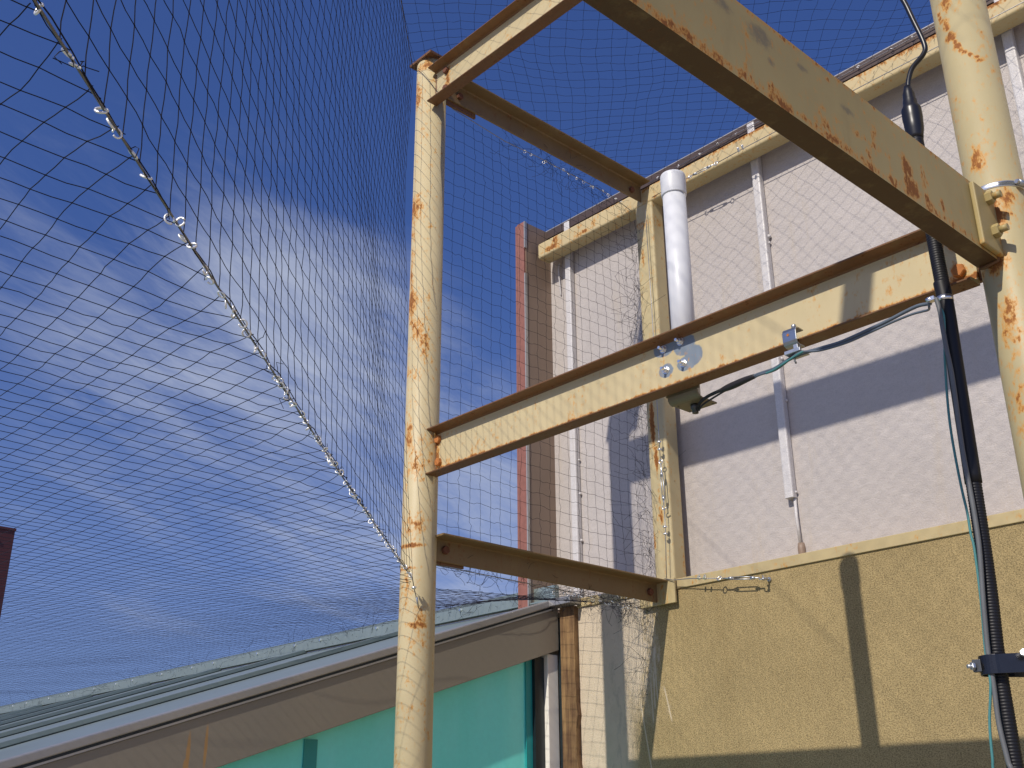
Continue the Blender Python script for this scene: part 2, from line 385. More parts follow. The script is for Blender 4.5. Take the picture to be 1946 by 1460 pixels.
M['trimlight'] = simple('pale_metal_trim', (.36,.35,.34), .38, .5, .1, 8)
M['bunder'] = paint('dark_underside_paint', base=(.085,.046,.020), level=.0, dirt=.5, stain=(.11,.05,.018), rust=((.04,.015,.008), (.12,.045,.014)))  # near beam underside: rust browning, with its shade darkened into the colour
M['jamb'] = simple('light_grey_frame', (.80,.76,.68), .45, .0, .06, 10)
M['gasket'] = simple('black_gasket', (.01,.018,.022), .4, 0, .1, 20)
m, N, b = material('teal_glazing'); p = N.pos()
f = N.noise(p, 2.5, 4, .6, stretch=(1, 3, .5)); f2 = N.noise(p, 45, 3, .6)
c = N.mix(N.ramp(f, .3, .75), (.15,.88,.78), (.19,.91,.83)); c = N.mul(c, N.math('MULTIPLY_ADD', f2, .12, .94))
N.put(b.inputs['Base Color'], c); b.inputs['Roughness'].default_value = .55
b.inputs['Coat Weight'].default_value = .5; b.inputs['Coat Roughness'].default_value = .22; b.inputs['Coat IOR'].default_value = 1.9
M['teal'] = m
M['tealshade'] = simple('shaded_teal', (.02,.30,.29), .35, 0, .1, 10)  # darker teal: shade on the glazing put into colour
m, N, b = material('weathered_brown_board'); p = N.pos()
g = N.noise(p, 55, 6, .65, stretch=(1, 1, .06)); g2 = N.noise(p, 8, 5, .6)
c = N.mix(N.ramp(N.math('ADD', N.math('MULTIPLY', g, .6), N.math('MULTIPLY', g2, .4)), .35, .68), (.085,.04,.018), (.30,.18,.075))
N.put(b.inputs['Base Color'], c); b.inputs['Roughness'].default_value = .75; N.put(b.inputs['Normal'], N.bump(g, .4, .002))
M['board'] = m
M['maroon'] = simple('dark_red_cladding', (.085,.022,.022), .55, .1, .15, .6)
M['deck'] = simple('grey_roof_deck', (.30,.27,.22), .85, 0, .25, 6, .2)

# ------------------------------------------------------------------ ground
g = MB(); g.add([(-400,-400,0),(400,-400,0),(400,400,0),(-400,400,0)], [(0,1,2,3)])
tag(g.build('ground', M['deck'], base=(0,0,-1.6)), kind='structure')
GZ = -1.6
for i in range(len(bpy.data.meshes['ground'].vertices)): bpy.data.meshes['ground'].vertices[i].co.z = 0
bpy.data.objects['ground'].location = (0, 0, GZ)

# ------------------------------------------------------------------ steel frame
frame = thing('steel_frame', 'rusty cream steel frame of pipe posts, channel beams and angle braces', 'steel frame', (0, 0, GZ))
R1 = .0572
def part_label(o, t): o['label'] = t; return o
# far post
mb = MB(); mb.lathe((0,0,GZ+.01), [(R1,0),(R1,4.3)], 48)
far = mb.build('post', M['post'], frame, base=(0,0,GZ)); part_label(far, 'far pipe post with rust patches and a square cap')
mb = MB(); mb.box((-.060,-.062,2.7125), (.068,.066,2.7225)); mb.build('cap_plate', M['rusty'], far)
for z0, z1, yb in ((1.065,1.198,.0245), (2.508,2.632,-.013)):
    mb = MB(); mb.box((.03,yb,z0), (.155,yb+.010,z1)); mb.build('clip_plate', M['rusty'], far)
for b0, b1 in (((.0125,.045,.775),(.0225,.17,.850)), ((.0285,.045,2.545),(.0385,.19,2.640))):
    mb = MB(); mb.box(b0, b1); mb.build('clip_plate', M['rusty'], far)
for z0, z1, y in ((1.07,1.195,.0225), (2.512,2.63,-.0165)):
    mb = MB(); mb.tube([(math.sqrt(R1*R1-y*y)+.001+random.uniform(-.0012,.0012), y-.002+random.uniform(-.001,.001), z0+(z1-z0)*k/16) for k in range(17)], [.0045+random.uniform(-.001,.001) for k in range(17)], 8)
    mb.build('weld', M['rusty'], far)
mb = MB(); mb.tube([((R1+.001)*math.cos(k*.21), (R1+.001)*math.sin(k*.21), 2.711) for k in range(30)], [.004+random.uniform(-.001,.001) for k in range(30)], 6, closed=True); mb.build('weld', M['rusty'], far)
# near post
P2 = (1.9628, .007)
mb = MB(); mb.lathe((*P2,GZ+.01), [(R1,0),(R1,4.3)], 56)
near = mb.build('post', M['nearpost'], frame, base=(*P2,GZ)); part_label(near, 'near pipe post with a cracked rust line and a band clamp')
mb = MB(); mb.box((P2[0]-.064,P2[1]-.064,2.7125), (P2[0]+.064,P2[1]+.064,2.7225)); mb.build('cap_plate', M['rusty'], near)
# third post, beside the camera
P3 = (2.005, -2.03)
mb = MB(); mb.lathe((*P3,GZ+.01), [(R1,0),(R1,4.3)], 32)
third = mb.build('post', M['nearpost'], frame, base=(*P3,GZ))
mb = MB(); mb.box((P3[0]-.064,P3[1]-.064,2.7125), (P3[0]+.064,P3[1]+.064,2.7225)); mb.build('cap_plate', M['rusty'], third)
# middle beam (parallel to the wall)
ZA = 1.0515
prof, pm = chan(.1594, .0457, .0055, .006, .0095)
mb = MB(); mb.extrude(prof, lambda u,w,t: (t, .0231-u, ZA+w), .0297, 1.8893, pm, 1)
A = mb.build('beam', [M['beam'], M['rusty']], frame, base=(0,0,ZA)); part_label(A, 'middle channel beam with grey paint spots and two rusty bolts')
for c in ((0.06926, 0.01750, 1.17604), (0.07342, 0.01750, 1.09710)):
    mb = MB(); mb.hexbolt((c[0],.0178,c[2]), (0,-1,0), .0145, .011); mb.build('bolt', M['bolt'], A)
mb = MB(); mb.hexbolt((1.853,.0178,1.097), (0,-1,0), .016, .012); mb.build('bolt', M['bolt'], A)
mb = MB(); mb.hexbolt((1.853,.0178,1.165), (0,-1,0), .016, .012); mb.build('bolt', M['bolt'], A)
mb = MB(); mb.box((1.80,.0246,1.062), (1.915,.0346,1.20)); mb.build('clip_plate', M['rusty'], near)
# top beam
ZT = 2.4930
mb = MB(); mb.extrude(prof, lambda u,w,t: (t, -.015-u, ZT+w*.985), .0535, 1.90, pm, 1)
T = mb.build('beam', [M['post'], M['rusty']], frame, base=(0,0,ZT)); part_label(T, 'top channel beam leaving the capped post')
for z in (2.615, 2.535):
    mb = MB(); mb.hexbolt((.118,-.0205,z), (0,-1,0), .0135, .012); mb.build('bolt', M['boltdark'], T)
# near beam running toward the viewer
ZB = 1.0544
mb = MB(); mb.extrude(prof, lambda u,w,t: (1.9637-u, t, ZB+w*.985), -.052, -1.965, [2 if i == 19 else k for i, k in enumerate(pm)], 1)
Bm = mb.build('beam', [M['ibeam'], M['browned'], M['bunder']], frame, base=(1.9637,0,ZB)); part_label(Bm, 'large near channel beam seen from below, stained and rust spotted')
mb = MB(); mb.box((1.9642,-.134,1.060), (1.9752,-.028,1.203)); mb.build('clip_plate', M['ibeam'], Bm, bevel=.003)
for c in ((1.97520, -0.07980, 1.18227), (1.97520, -0.07808, 1.10522)):
    mb = MB(); mb.hexbolt((1.9752,c[1],c[2]), (1,0,0), .0150, .013); mb.lathe((1.988,c[1],c[2]), [(.0075,0),(.0075,.016)], 12, (1,0,0))
    mb.build('bolt', M['ibeam'], Bm)
mb = MB(); mb.tube([(1.925,-.050,1.052),(1.945,-.0515,1.052),(1.962,-.0525,1.053),(1.9655,-.0525,1.10),(1.9655,-.0525,1.16),(1.9655,-.0525,1.20)], .005, 8); mb.build('weld', M['rusty'], near)
# high beam between the near posts, above the picture
mb = MB(); mb.extrude(prof, lambda u,w,t: (1.9637-u, t, ZT+w*.985), -.052, -1.965, pm, 1)
mb.build('beam', [M['ibeam'], M['rusty']], frame, base=(1.9637,0,ZT))
# angle braces to the wall
ap, am = angle(.0637, .0783, .0065)
mb = MB(); mb.extrude(ap, lambda u,w,t: (.0239+u, t, .783+w), .030, 1.1455, am, 1)
Rb = mb.build('brace', [M['browned'], M['browned']], frame, base=(0.02,0,.783)); part_label(Rb, 'lower brown angle brace from post to sill')
mb = MB(); mb.hexbolt((.0306,.082,.822), (1,0,0), .0145, .012); mb.build('bolt', M['boltdark'], Rb)
mb = MB(); mb.hexbolt((.0306,1.09,.818), (1,0,0), .0145, .012); mb.build('bolt', M['boltdark'], Rb)
mb = MB(); mb.box((-.060,1.1345,.7725), (.118,1.1445,.8655)); mb.build('wall_plate', M['sill'], Rb, bevel=.0015)
ap, am = angle(.0625, .0859, .0065)
mb = MB(); mb.extrude(ap, lambda u,w,t: (.0395+u, t, 2.5636+w), .035, 1.1565, am, 1)
Qb = mb.build('brace', [M['browned'], M['browned']], frame, base=(0.04,0,2.5636)); part_label(Qb, 'upper angle brace from capped post to the wall rail')
for y in (.10, 1.09):
    mb = MB(); mb.hexbolt((.0462,y,2.597), (1,0,0), .0145, .012); mb.build('bolt', M['boltdark'], Qb)

# ------------------------------------------------------------------ building
bld = thing('building', 'beige stucco building with a white panelled screen wall and cream steel rail', 'building', (0, 1.2, GZ))
YU = 1.1586
mb = MB(); mb.box((-.418,YU+.001,GZ), (6.,1.50,.8262)); mb.build('stucco_wall', M['stucco'], bld)
mb = MB(); mb.box((-.66,1.168,GZ), (-.4185,1.50,.8255)); mb.build('wall_end', M['stucco'], bld)
mb = MB(); mb.box((-.418,1.1526,.8268), (6.,1.49,.8646)); mb.build('sill', M['sill'], bld, bevel=.002)
mb = MB(); mb.box((-.648,1.272,.8650), (6.,1.32,2.66)); mb.build('panel', M['panel'], bld)
mb = MB(); mb.box((-.648,1.258,2.655), (6.,1.32,2.742)); mb.box((-.648,1.2445,2.700), (6.,1.2575,2.742))
fl = mb.build('flashing', M['flash'], bld)
mb = MB(); mb.box((-.70,1.2445,2.7424), (6.,1.325,2.7464)); mb.build('flashing_edge', M['flashedge'], fl)
for x0, zr in ((-.523, 0), (.570, 1), (1.633, 0), (2.71, 0)):
    mb = MB()
    mb.extrude(rbox(.037,.032,.006,2), lambda u,w,t: (x0+u-.006*(2.6-t)/1.6*.0, 1.240+w, t), 1.10 if zr else .866, 2.735, mi=0)
    bt = mb.build('batten', M['batten'], bld)
    for k in range(5):                                          # lumps of sprayed coating along the batten
        z = random.uniform(1.0, 2.4); r = random.uniform(.005,.009); mb = MB()
        mb.lathe((x0+.037+r*.3, 1.262, z-r), [(r*.3,0),(r*.8,r*.5),(r,r),(r*.7,r*1.7),(r*.2,r*2)], 8)
        mb.build('coating_lump', M['batten'], bt)
    if zr:
        mb = MB(); mb.tube([(x0+.030,1.262,1.10),(x0+.032,1.258,1.02),(x0+.034,1.262,.93)], .006, 8)
        mb.build('loose_strip', M['batten'], bt)
        mb = MB(); mb.lathe((x0+.033,1.268,.868), [(.010,0),(.014,.02),(.015,.045),(.012,.064)], 8); mb.build('coating_lump', M['taupe'], bt)
mb = MB(); mb.extrude(rbox(.0792,.0839,.011,4), lambda u,w,t: (t, YU+u, 2.5455+w), -.617, 6., smooth=False)
mb.build('rail', M['rail'], bld)
mb = MB(); mb.extrude(rbox(.0965,.0792,.010,4), lambda u,w,t: (.0045+u, YU+w, t), .8650, 2.5450)
mb.build('upright', M['wpost'], bld)
# end pilaster of the screen wall
mb = MB(); mb.box((-.712,1.094,.60), (-.7005,1.32,2.7395)); mb.box((-.700,1.0945,.60), (-.652,1.1035,2.745))
ct = mb.build('end_trim', M['brick'], bld)
mb = MB(); mb.box((-.6995,1.104,.60), (-.6485,1.3205,2.742)); mb.build('end_panel', M['taupe'], ct)
mb = MB(); mb.box((-.6515,1.0935,.60), (-.6455,1.1075,2.46)); mb.box((-.6515,1.0935,2.60), (-.6455,1.1075,2.7455)); mb.build('edge_strip', M['flashedge'], ct)
mb = MB(); mb.tube(spline([(-.575,1.262,2.545),(-.578,1.255,2.50),(-.577,1.262,2.42),(-.578,1.268,2.37)],5), .0035, 6); mb.build('loose_cord', M['batten'], bld)
# brown board closing the joint to the lean-to
vs = MB(); zs = [GZ + k*.05 for k in range(50) if GZ + k*.05 < .80] + [.835]
rr = random.Random(3)
prof_r = [-.420 + rr.uniform(-.005,.007) for _ in zs]
for k in range(len(zs)-1):
    z0, z1 = zs[k], zs[k+1]
    vs.add([(-.500,1.135,z0),(prof_r[k],1.135,z0),(prof_r[k+1],1.135,z1),(-.500,1.135,z1),(-.500,1.160,z0),(prof_r[k],1.160,z0),(prof_r[k+1],1.160,z1),(-.500,1.160,z1)],
           [(0,1,2,3),(5,4,7,6),(1,5,6,2),(4,0,3,7)])
vs.build('joint_board', M['board'], bld)

# ------------------------------------------------------------------ lean-to with glazed gable
lt = thing('lean_to', 'metal roofed lean-to with taupe fascia and teal glazed end', 'lean-to', (-.55, 0, GZ))
SL = .3316
def zr(y, off=0.): return .880 + off + SL*(y-1.141)
Y0, Y1, XE = -4.6, 1.141, -16.
def slab(x0, x1, o0, o1, y0=Y0, y1=Y1):
    return MB().add([(x0,y0,zr(y0,o0)),(x1,y0,zr(y0,o0)),(x1,y1,zr(y1,o0)),(x0,y1,zr(y1,o0)),(x0,y0,zr(y0,o1)),(x1,y0,zr(y0,o1)),(x1,y1,zr(y1,o1)),(x0,y1,zr(y1,o1))],
                    [(3,2,1,0),(4,5,6,7),(0,1,5,4),(1,2,6,5),(2,3,7,6),(3,0,4,7)])
mb = slab(XE, -.53, -.060, -.016)
roof = mb.build('roof', M['roof'], lt)
for k in range(1, 17):
    x = -.56 - .93*k
    slab(x-.016, x+.016, -.0165, -.0125, Y0, Y1-.03).build('seam_foot', M['gasket'], roof)
    slab(x-.015, x+.015, -.0122, .008, Y0, Y1-.03).build('seam', M['roof'], roof, bevel=.002)
slab(-.575,-.512,-.028,.0).build('verge_trim', M['trimlight'], roof, bevel=.004)
slab(-.56,-.5155,-.036,-.0285).build('dark_joint', M['gasket'], roof)  # black strip in the joint between the two verge trims
slab(-.56,-.511,-.043,-.0365).build('verge_edge', M['trimlight'], roof)
fa = slab(-.556,-.516,-.215,-.0435).build('fascia', M['fascia'], lt, bevel=.002)
mb = MB(); mb.box((XE,1.128,.868), (-.520,1.152,.936)); mb.box((XE,1.10,.866), (-.520,1.1275,.872))
rf = mb.build('ridge_flashing', M['roof'], lt)
rr2 = random.Random(9)
x = -.75
while x > -8.5:
    mb = MB(); mb.hexbolt((x, 1.1279, .914), (0,-1,0), .008, .007); mb.build('screw', M['steel'], rf)
    x -= rr2.uniform(.25, .55)
mb = MB(); mb.box((-.519,1.085,.838), (-.392,1.1505,.868)); mb.box((-.519,1.110,.8685), (-.392,1.1515,.874)); mb.build('flashing_end', M['trimlight'], rf, bevel=.002)
mb = MB()
yy = [Y0, 1.02]
mb.add([(-.575,Y0,GZ),(-.575,1.035,GZ),(-.575,1.035,zr(1.035,-.21)),(-.575,Y0,max(GZ,zr(Y0,-.21))),(-.59,Y0,GZ),(-.59,1.035,GZ),(-.59,1.035,zr(1.035,-.21)),(-.59,Y0,max(GZ,zr(Y0,-.21)))],
       [(0,1,2,3),(7,6,5,4),(0,4,5,1),(1,5,6,2),(2,6,7,3),(3,7,4,0)])
gl = mb.build('glazing', M['teal'], lt)
for yc, w in ((.004,.052),(-1.1,.052)):  # shade bands across the glass, built as thin darker strips
    mb = MB(); mb.box((-.574,yc-w/2,GZ), (-.570,yc+w/2,zr(yc,-.235))); mb.build('shade_band', M['tealshade'], gl)
mb = MB(); mb.box((-.574,1.0,GZ), (-.567,1.034,zr(1.0,-.21))); mb.build('shade_band', M['tealshade'], gl)  # shade beside the jamb, drawn as a darker teal strip
mb = MB(); mb.box((-.59,1.0355,GZ), (-.552,1.088,zr(1.03,-.21))); mb.build('gasket', M['gasket'], gl)
mb = MB(); mb.box((-.59,1.0885,GZ), (-.530,1.148,zr(1.09,-.216))); mb.build('jamb', M['jamb'], lt, bevel=.003)
mb = MB(); mb.box((-.528,1.149,GZ), (-.5005,1.162,.80)); mb.build('gasket', M['gasket'], lt)

# ------------------------------------------------------------------ far brown tower
tw = thing('tower', 'dark red clad tower edge rising behind the lean-to roof', 'tower', (-27, 4, GZ))
mb = MB(); mb.box((-29.,-3.,GZ), (-25.3,6.72,6.86)); tb = mb.build('cladding', M['maroon'], tw)
mb = MB(); mb.box((-29.02,-3.02,6.862), (-25.28,6.74,6.93)); mb.build('coping', M['maroon'], tw)
for z in (6.55, 4.6):
    mb = MB(); mb.box((-25.299,6.3,z), (-25.27,6.36,z+.06)); mb.build('light_fitting', M['galv'], tw)
# ------------------------------------------------------------------ antenna on the middle beam
AX, AY = 1.060, .075
an = thing('antenna', 'white plastic capped antenna tube bolted upright behind the middle beam', 'antenna', (AX, AY, 1.03))
mb = MB(); mb.lathe((AX,AY,1.045), [(.0330,0),(.0330,.655)], 40); mb.build('tube', M['pvc'], an)
mb = MB(); mb.lathe((AX,AY,1.674), [(.0335,0),(.0358,.001),(.0362,.003),(.0368,.060),(.0364,.0655),(.0348,.0695),(.0325,.0712),(.0300,.0717),(.002,.0722)], 40); mb.build('cap', M['pvc'], an)
mb = MB(); mb.box((1.020,.0315,1.050), (1.130,.0355,1.20)); mb.box((1.028,.052,1.0285), (1.120,.118,1.0325))
mb.extrude([(-.0, .0)]+[(.020*math.sin(a), .020-.020*math.cos(a)) for a in (.3,.6,.9,1.2,1.57)]+[(.016,.020)]+[(.016*math.sin(a), .020-.016*math.cos(a)) for a in (1.2,.9,.6,.3,.0)],
           lambda u,w,t: (t, .0515-u, 1.0285+w), 1.024, 1.122)
mb.lathe((AX,AY,1.033), [(.036,0),(.036,.014)], 24)
br = mb.build('bracket', M['tan'], an)
for x, y in ((1.036,.060),(1.036,.110),(1.112,.060),(1.112,.110)): 
    mb = MB(); mb.lathe((x,y,1.0275), [(.003,0),(.003,.0008)], 10); mb.build('hole', M['darksteel'], br)
mb = MB(); mb.lathe((1.076,.080,1.028), [(.012,0),(.012,-.012),(.0085,-.013),(.0085,-.024)], 16); mb.build('connector', M['darksteel'], an)
for c in ((1.03191, 0.01600, 1.18459), (1.09040, 0.01600, 1.18826), (1.03647, 0.01600, 1.12309), (1.09587, 0.01600, 1.12404)):
    mb = MB(); mb.hexbolt((c[0],.0178,c[2]), (0,-1,0), .0088, .0075); mb.lathe((c[0],.0178,c[2]), [(.0042,0),(.0042,.021)], 12, (0,-1,0)); mb.lathe((c[0],.0178,c[2]), [(.0115,0),(.0115,.0015)], 20, (0,-1,0))
    mb.build('bolt', M['steel'], an)

# ------------------------------------------------------------------ beam clamp
bc = thing('beam_clamp', 'small grey steel clamp gripping the lower flange of the middle beam', 'clamp', (1.456,-.02,1.05))
out = []
for y, z in ((-.004,1.0835),(-.026,1.0855),(-.036,1.082),(-.0395,1.074),(-.0395,1.050),(-.036,1.042),(-.028,1.0385),(-.006,1.0385)): out.append((y, z))
cx, cz = -.012, 1.062
inn = []
for i, (y, z) in enumerate(out):
    pv = V((0, *out[max(i-1,0)])); nx = V((0, *out[min(i+1,len(out)-1)])); t = (nx-pv).normalized(); nrm = V((0, -t.z, t.y)) if False else V((0, t.z, -t.y))
    c2 = V((0, cx, cz)) - V((0, y, z))
    if nrm.dot(c2) < 0: nrm = -nrm
    inn.append((y+nrm.y*.0032, z+nrm.z*.0032))
mb = MB(); mb.extrude(out + inn[::-1], lambda u,w,t: (t, u, w), 1.4365, 1.4745, smooth=False); body = mb.build('body', M['clampsteel'], bc, bevel=.0015)
mb = MB(); mb.lathe((1.4525,-.0399,1.066), [(.0035,-.0006),(.0035,.0006)], 12, (0,-1,0)); mb.build('hole', M['bolt'], body)
mb = MB(); mb.lathe((1.459,-.020,1.062), [(.0034,0),(.0034,.024),(.0062,.0245),(.0062,.033),(.005,.0345)], 10); mb.build('screw', M['galv'], bc)
mb = MB(); mb.box((1.450,-.058,1.0085), (1.492,-.018,1.0115)); mb.box((1.450,-.060,1.0085),(1.492,-.0575,1.0175)); mb.box((1.462,-.038,1.0118),(1.474,-.022,1.0382)); st = mb.build('strap', M['galv'], bc, bevel=.001)
mb = MB(); mb.tube([(1.470,-.05,1.006),(1.471,-.052,.992),(1.476,-.056,.982)], .0022, 6); mb.build('tie', M['darksteel'], st)

# ------------------------------------------------------------------ flexible conduit with the thick coaxial lead
CXx, CYy = 1.858, -.095
cd = thing('flexible_conduit', 'black ribbed conduit with taped boot and thin lead climbing beside the near post', 'conduit', (CXx, CYy, GZ))
mb = MB(); mb.tube(spline([(1.74,-.09,2.10),(1.80,-.093,1.93),(1.858,-.095,1.805),(1.882,-.095,1.748),(1.897,-.095,1.680),(1.912,-.095,1.604),(1.906,-.095,1.580),(1.877,-.095,1.560),(1.863,-.095,1.532),(1.858,-.095,1.50)],6), .0058, 10); mb.build('lead', M['rubber'], cd)
mb = MB(); mb.lathe((1.858,-.095,1.52), [(.007,0),(.0095,-.010),(.0125,-.020),(.0135,-.036),(.0150,-.040),(.0155,-.052),(.0205,-.060),(.0215,-.066),(.0218,-.085),(.0205,-.100),(.0208,-.103),(.0195,-.118),(.0165,-.132),(.0155,-.140)], 24); mb.build('boot', M['rubber'], cd)
def resample(pts, step):
    P = spline(pts, 30); out = [P[0]]; acc = 0.
    for i in range(1, len(P)):
        a, b = P[i-1], P[i]; L = (b-a).length; s = step - acc
        while s <= L: out.append(a.lerp(b, s/L)); s += step
        acc = L - (s - step)
    return out
path = resample([(1.858,-.095,1.390),(1.859,-.095,1.25),(1.859,-.095,1.10),(1.861,-.095,.965),(1.858,-.095,.82),(1.854,-.095,.578),(1.850,-.095,.405),(1.843,-.095,.270),(1.842,-.095,.10),(1.84,-.095,-.4),(1.83,-.095,GZ+.01)], .0014)
mb = MB(); mb.tube(path, [.0145 + .0005*math.cos(2*math.pi*k/4) for k in range(len(path))], 14); mb.build('sleeve', M['sleeve'], cd)
mb = MB(); mb.tube(spline([(1.8585,-.095,1.03),(1.8605,-.095,.965),(1.858,-.095,.82),(1.8545,-.095,.60)],8), .0160, 16); mb.build('smooth_cover', M['sleeve'], cd)
mb = MB(); mb.lathe((1.8602,-.095,.984), [(.0170,0),(.0170,.011)], 24); mb.box((1.836,-.122,.986),(1.850,-.108,.994)); mb.tube([(1.832,-.120,.990),(1.846,-.118,.990)], .004, 8); mb.build('band', M['steel'], cd)

hc = thing('hose_clamp', 'shiny worm drive band clamp around the near post above the beam end', 'hose clamp', (*P2, 1.22))
mb = MB()
mb.lathe((P2[0],P2[1],1.2195), [(R1+.0006,0),(R1+.0012,.0006),(R1+.0012,.0124),(R1+.0006,.013)], 64); bd = mb.build('band', M['steel'], hc)
mb = MB()
for k in range(34):
    a = math.radians(-62 + k*1.35); rr_ = R1+.0013
    mb.box((P2[0]+rr_*math.cos(a)-.0003, P2[1]+rr_*math.sin(a)-.0003, 1.2215),(P2[0]+rr_*math.cos(a)+.0006, P2[1]+rr_*math.sin(a)+.0006, 1.2302))
mb.build('slot', M['darksteel'], bd)
a = math.radians(-14); c = V((P2[0]+(R1+.006)*math.cos(a), P2[1]+(R1+.006)*math.sin(a), 1.226)); t = V((-math.sin(a), math.cos(a), 0))
mb = MB(); mb.tube([c-t*.013, c+t*.013], .0068, 10); mb.hexbolt(c-t*.013, -t, .0058, .007); mb.build('screw', M['galv'], hc)

pc = thing('pipe_clamp', 'two bolt steel pipe clamp holding black conduit against the near post', 'pipe clamp', (1.88,-.09,.25))
ang = [math.radians(q) for q in range(0, 181, 12)]
cl = V((1.842,-.100)); cr = V((P2[0],P2[1])); ax = (cr-cl).normalized(); nr = V((-ax.y, ax.x))
rl, rrr = .0265, R1+.002
loop = [cl - nr*rl*math.cos(q) - ax*rl*math.sin(q) for q in ang] + [cr + nr*rrr*math.cos(q) + ax*rrr*math.sin(q) for q in ang]
mb = MB(); k = len(loop)
cen = (cl+cr)/2
oo = [q + (q-cen).normalized()*.003 for q in loop]
zl, zh = .243, .277
vs = [(q.x,q.y,zl) for q in loop]+[(q.x,q.y,zl) for q in oo]+[(q.x,q.y,zh) for q in loop]+[(q.x,q.y,zh) for q in oo]
fs = []
for i in range(k):
    j = (i+1)%k
    fs += [(k+i,k+j,3*k+j,3*k+i),(j,i,2*k+i,2*k+j),(2*k+i,3*k+i,3*k+j,2*k+j),(i,j,k+j,k+i)]
mb.add(vs, fs, smooth=False); mb.build('band', M['darkband'], pc, bevel=.0008)
mb = MB(); e = cl - ax*(rl+.004)
mb.box((e.x-.010,e.y-.006,.249),(e.x+.006,e.y+.006,.271)); mb.build('lug', M['darksteel'], pc, bevel=.001)
mb = MB(); mb.hexbolt((e.x-.006,e.y-.007,.259), (-.6,-.8,0), .0075, .006); mb.lathe((e.x-.006,e.y-.007,.259), [(.0035,0),(.0035,.013)], 10, (-.6,-.8,0)); mb.build('bolt', M['galv'], pc)
mb = MB(); mb.hexbolt((1.905,-.122,.272), (.2,-1,.3), .0075, .008); mb.tube([(1.906,-.125,.246),(1.908,-.13,.232),(1.912,-.128,.222)], .002, 6); mb.build('bolt', M['galv'], pc)

# ------------------------------------------------------------------ loose cables
lead_a = [(1.834,-.11,.988),(1.819,-.075,1.002),(1.804,-.056,1.013),(1.782,-.052,1.018),(1.751,-.050,1.016),(1.713,-.050,1.010),(1.661,-.050,1.004),(1.595,-.050,.998),(1.541,-.050,1.000),(1.490,-.046,1.0045),(1.442,-.040,1.003),(1.401,-.030,.999),(1.354,-.020,1.004),(1.327,-.015,1.005)]
lead_b = [(1.832,-.11,.980),(1.814,-.075,.990),(1.793,-.056,1.000),(1.767,-.052,1.004),(1.724,-.050,1.003),(1.673,-.050,.998),(1.607,-.052,.991),(1.540,-.055,.993),(1.490,-.056,1.0045),(1.452,-.048,.998),(1.405,-.034,.993),(1.356,-.022,1.000),(1.327,-.013,1.002)]
tail = [(1.327,-.015,1.005),(1.270,0.,1.010),(1.206,.020,1.015),(1.150,.040,1.020),(1.110,.060,1.020),(1.086,.078,1.012),(1.077,.080,1.006)]
o = thing('antenna_lead', 'thicker blue grey cable from black conduit to the antenna base, dark taped end', 'cable', (1.5,-.05,1.0))
mb = MB(); mb.tube(spline(lead_a,8), .0042, 10); mb.build('jacket', M['wblue'], o)
mb = MB(); mb.tube(spline(tail,8), .0045, 10); mb.tube(spline([(1.29,-.006,1.004),(1.235,.012,1.008),(1.17,.034,1.008),(1.118,.058,1.010),(1.09,.078,1.008)],6), .0026, 8)
tp = spline([(1.335,-.016,1.004),(1.30,-.008,1.0065),(1.262,.003,1.009),(1.228,.013,1.012),(1.205,.021,1.014)], 6)
mb.tube(tp, [.0055+.0035*math.sin(math.pi*i/(len(tp)-1)) for i in range(len(tp))], 10); mb.build('tape', M['tape'], o)
o = thing('ground_wire', 'thinner teal grey wire running under the beam beside the antenna cable', 'wire', (1.6,-.05,1.0))
mb = MB(); mb.tube(spline(lead_b,8), .0027, 8); mb.build('jacket', M['wteal'] if False else M['wblue'], o)
mb = MB(); mb.tube(spline([(1.500,-.058,1.003),(1.470,-.053,1.000),(1.440,-.0465,.996),(1.405,-.036,.9935),(1.375,-.027,.996)],8), .0029, 8); mb.build('teal_length', M['wteal'], o)
tw_pts = [(1.858,-.120,.965),(1.863,-.120,.945),(1.858,-.120,.900),(1.851,-.120,.856),(1.843,-.120,.779),(1.839,-.120,.714),(1.839,-.120,.650),(1.841,-.120,.586),(1.844,-.120,.539),(1.844,-.120,.498),(1.846,-.120,.467),(1.842,-.120,.372),(1.835,-.120,.286),(1.837,-.124,.236),(1.833,-.124,.209),(1.823,-.124,.160),(1.818,-.124,.103),(1.815,-.122,.03),(1.82,-.12,-.4),(1.82,-.12,GZ+.02)]
mb = MB(); mb.tube(spline(tw_pts,8), .0026, 8)
tag(mb.build('hanging_wire', M['wteal'], base=(1.84,-.12,.5)), 'thin teal wire hanging loosely down the left side of the black conduit', 'wire')
gw = [(1.855,-.123,.985),(1.858,-.123,.956),(1.858,-.123,.915),(1.859,-.124,.874),(1.861,-.124,.805),(1.857,-.124,.665),(1.858,-.123,.581),(1.858,-.122,.524),(1.856,-.122,.464),(1.847,-.122,.370),(1.840,-.121,.284),(1.840,-.121,.226),(1.838,-.121,.159),(1.843,-.121,.097),(1.848,-.121,.03),(1.85,-.12,-.4),(1.84,-.12,GZ+.02)]
mb = MB(); mb.tube(spline(gw,8), .0046, 10)
tag(mb.build('grey_cable', M['wgrey'], base=(1.85,-.12,.5)), 'smooth grey cable strapped along the front of the ribbed black conduit', 'cable')

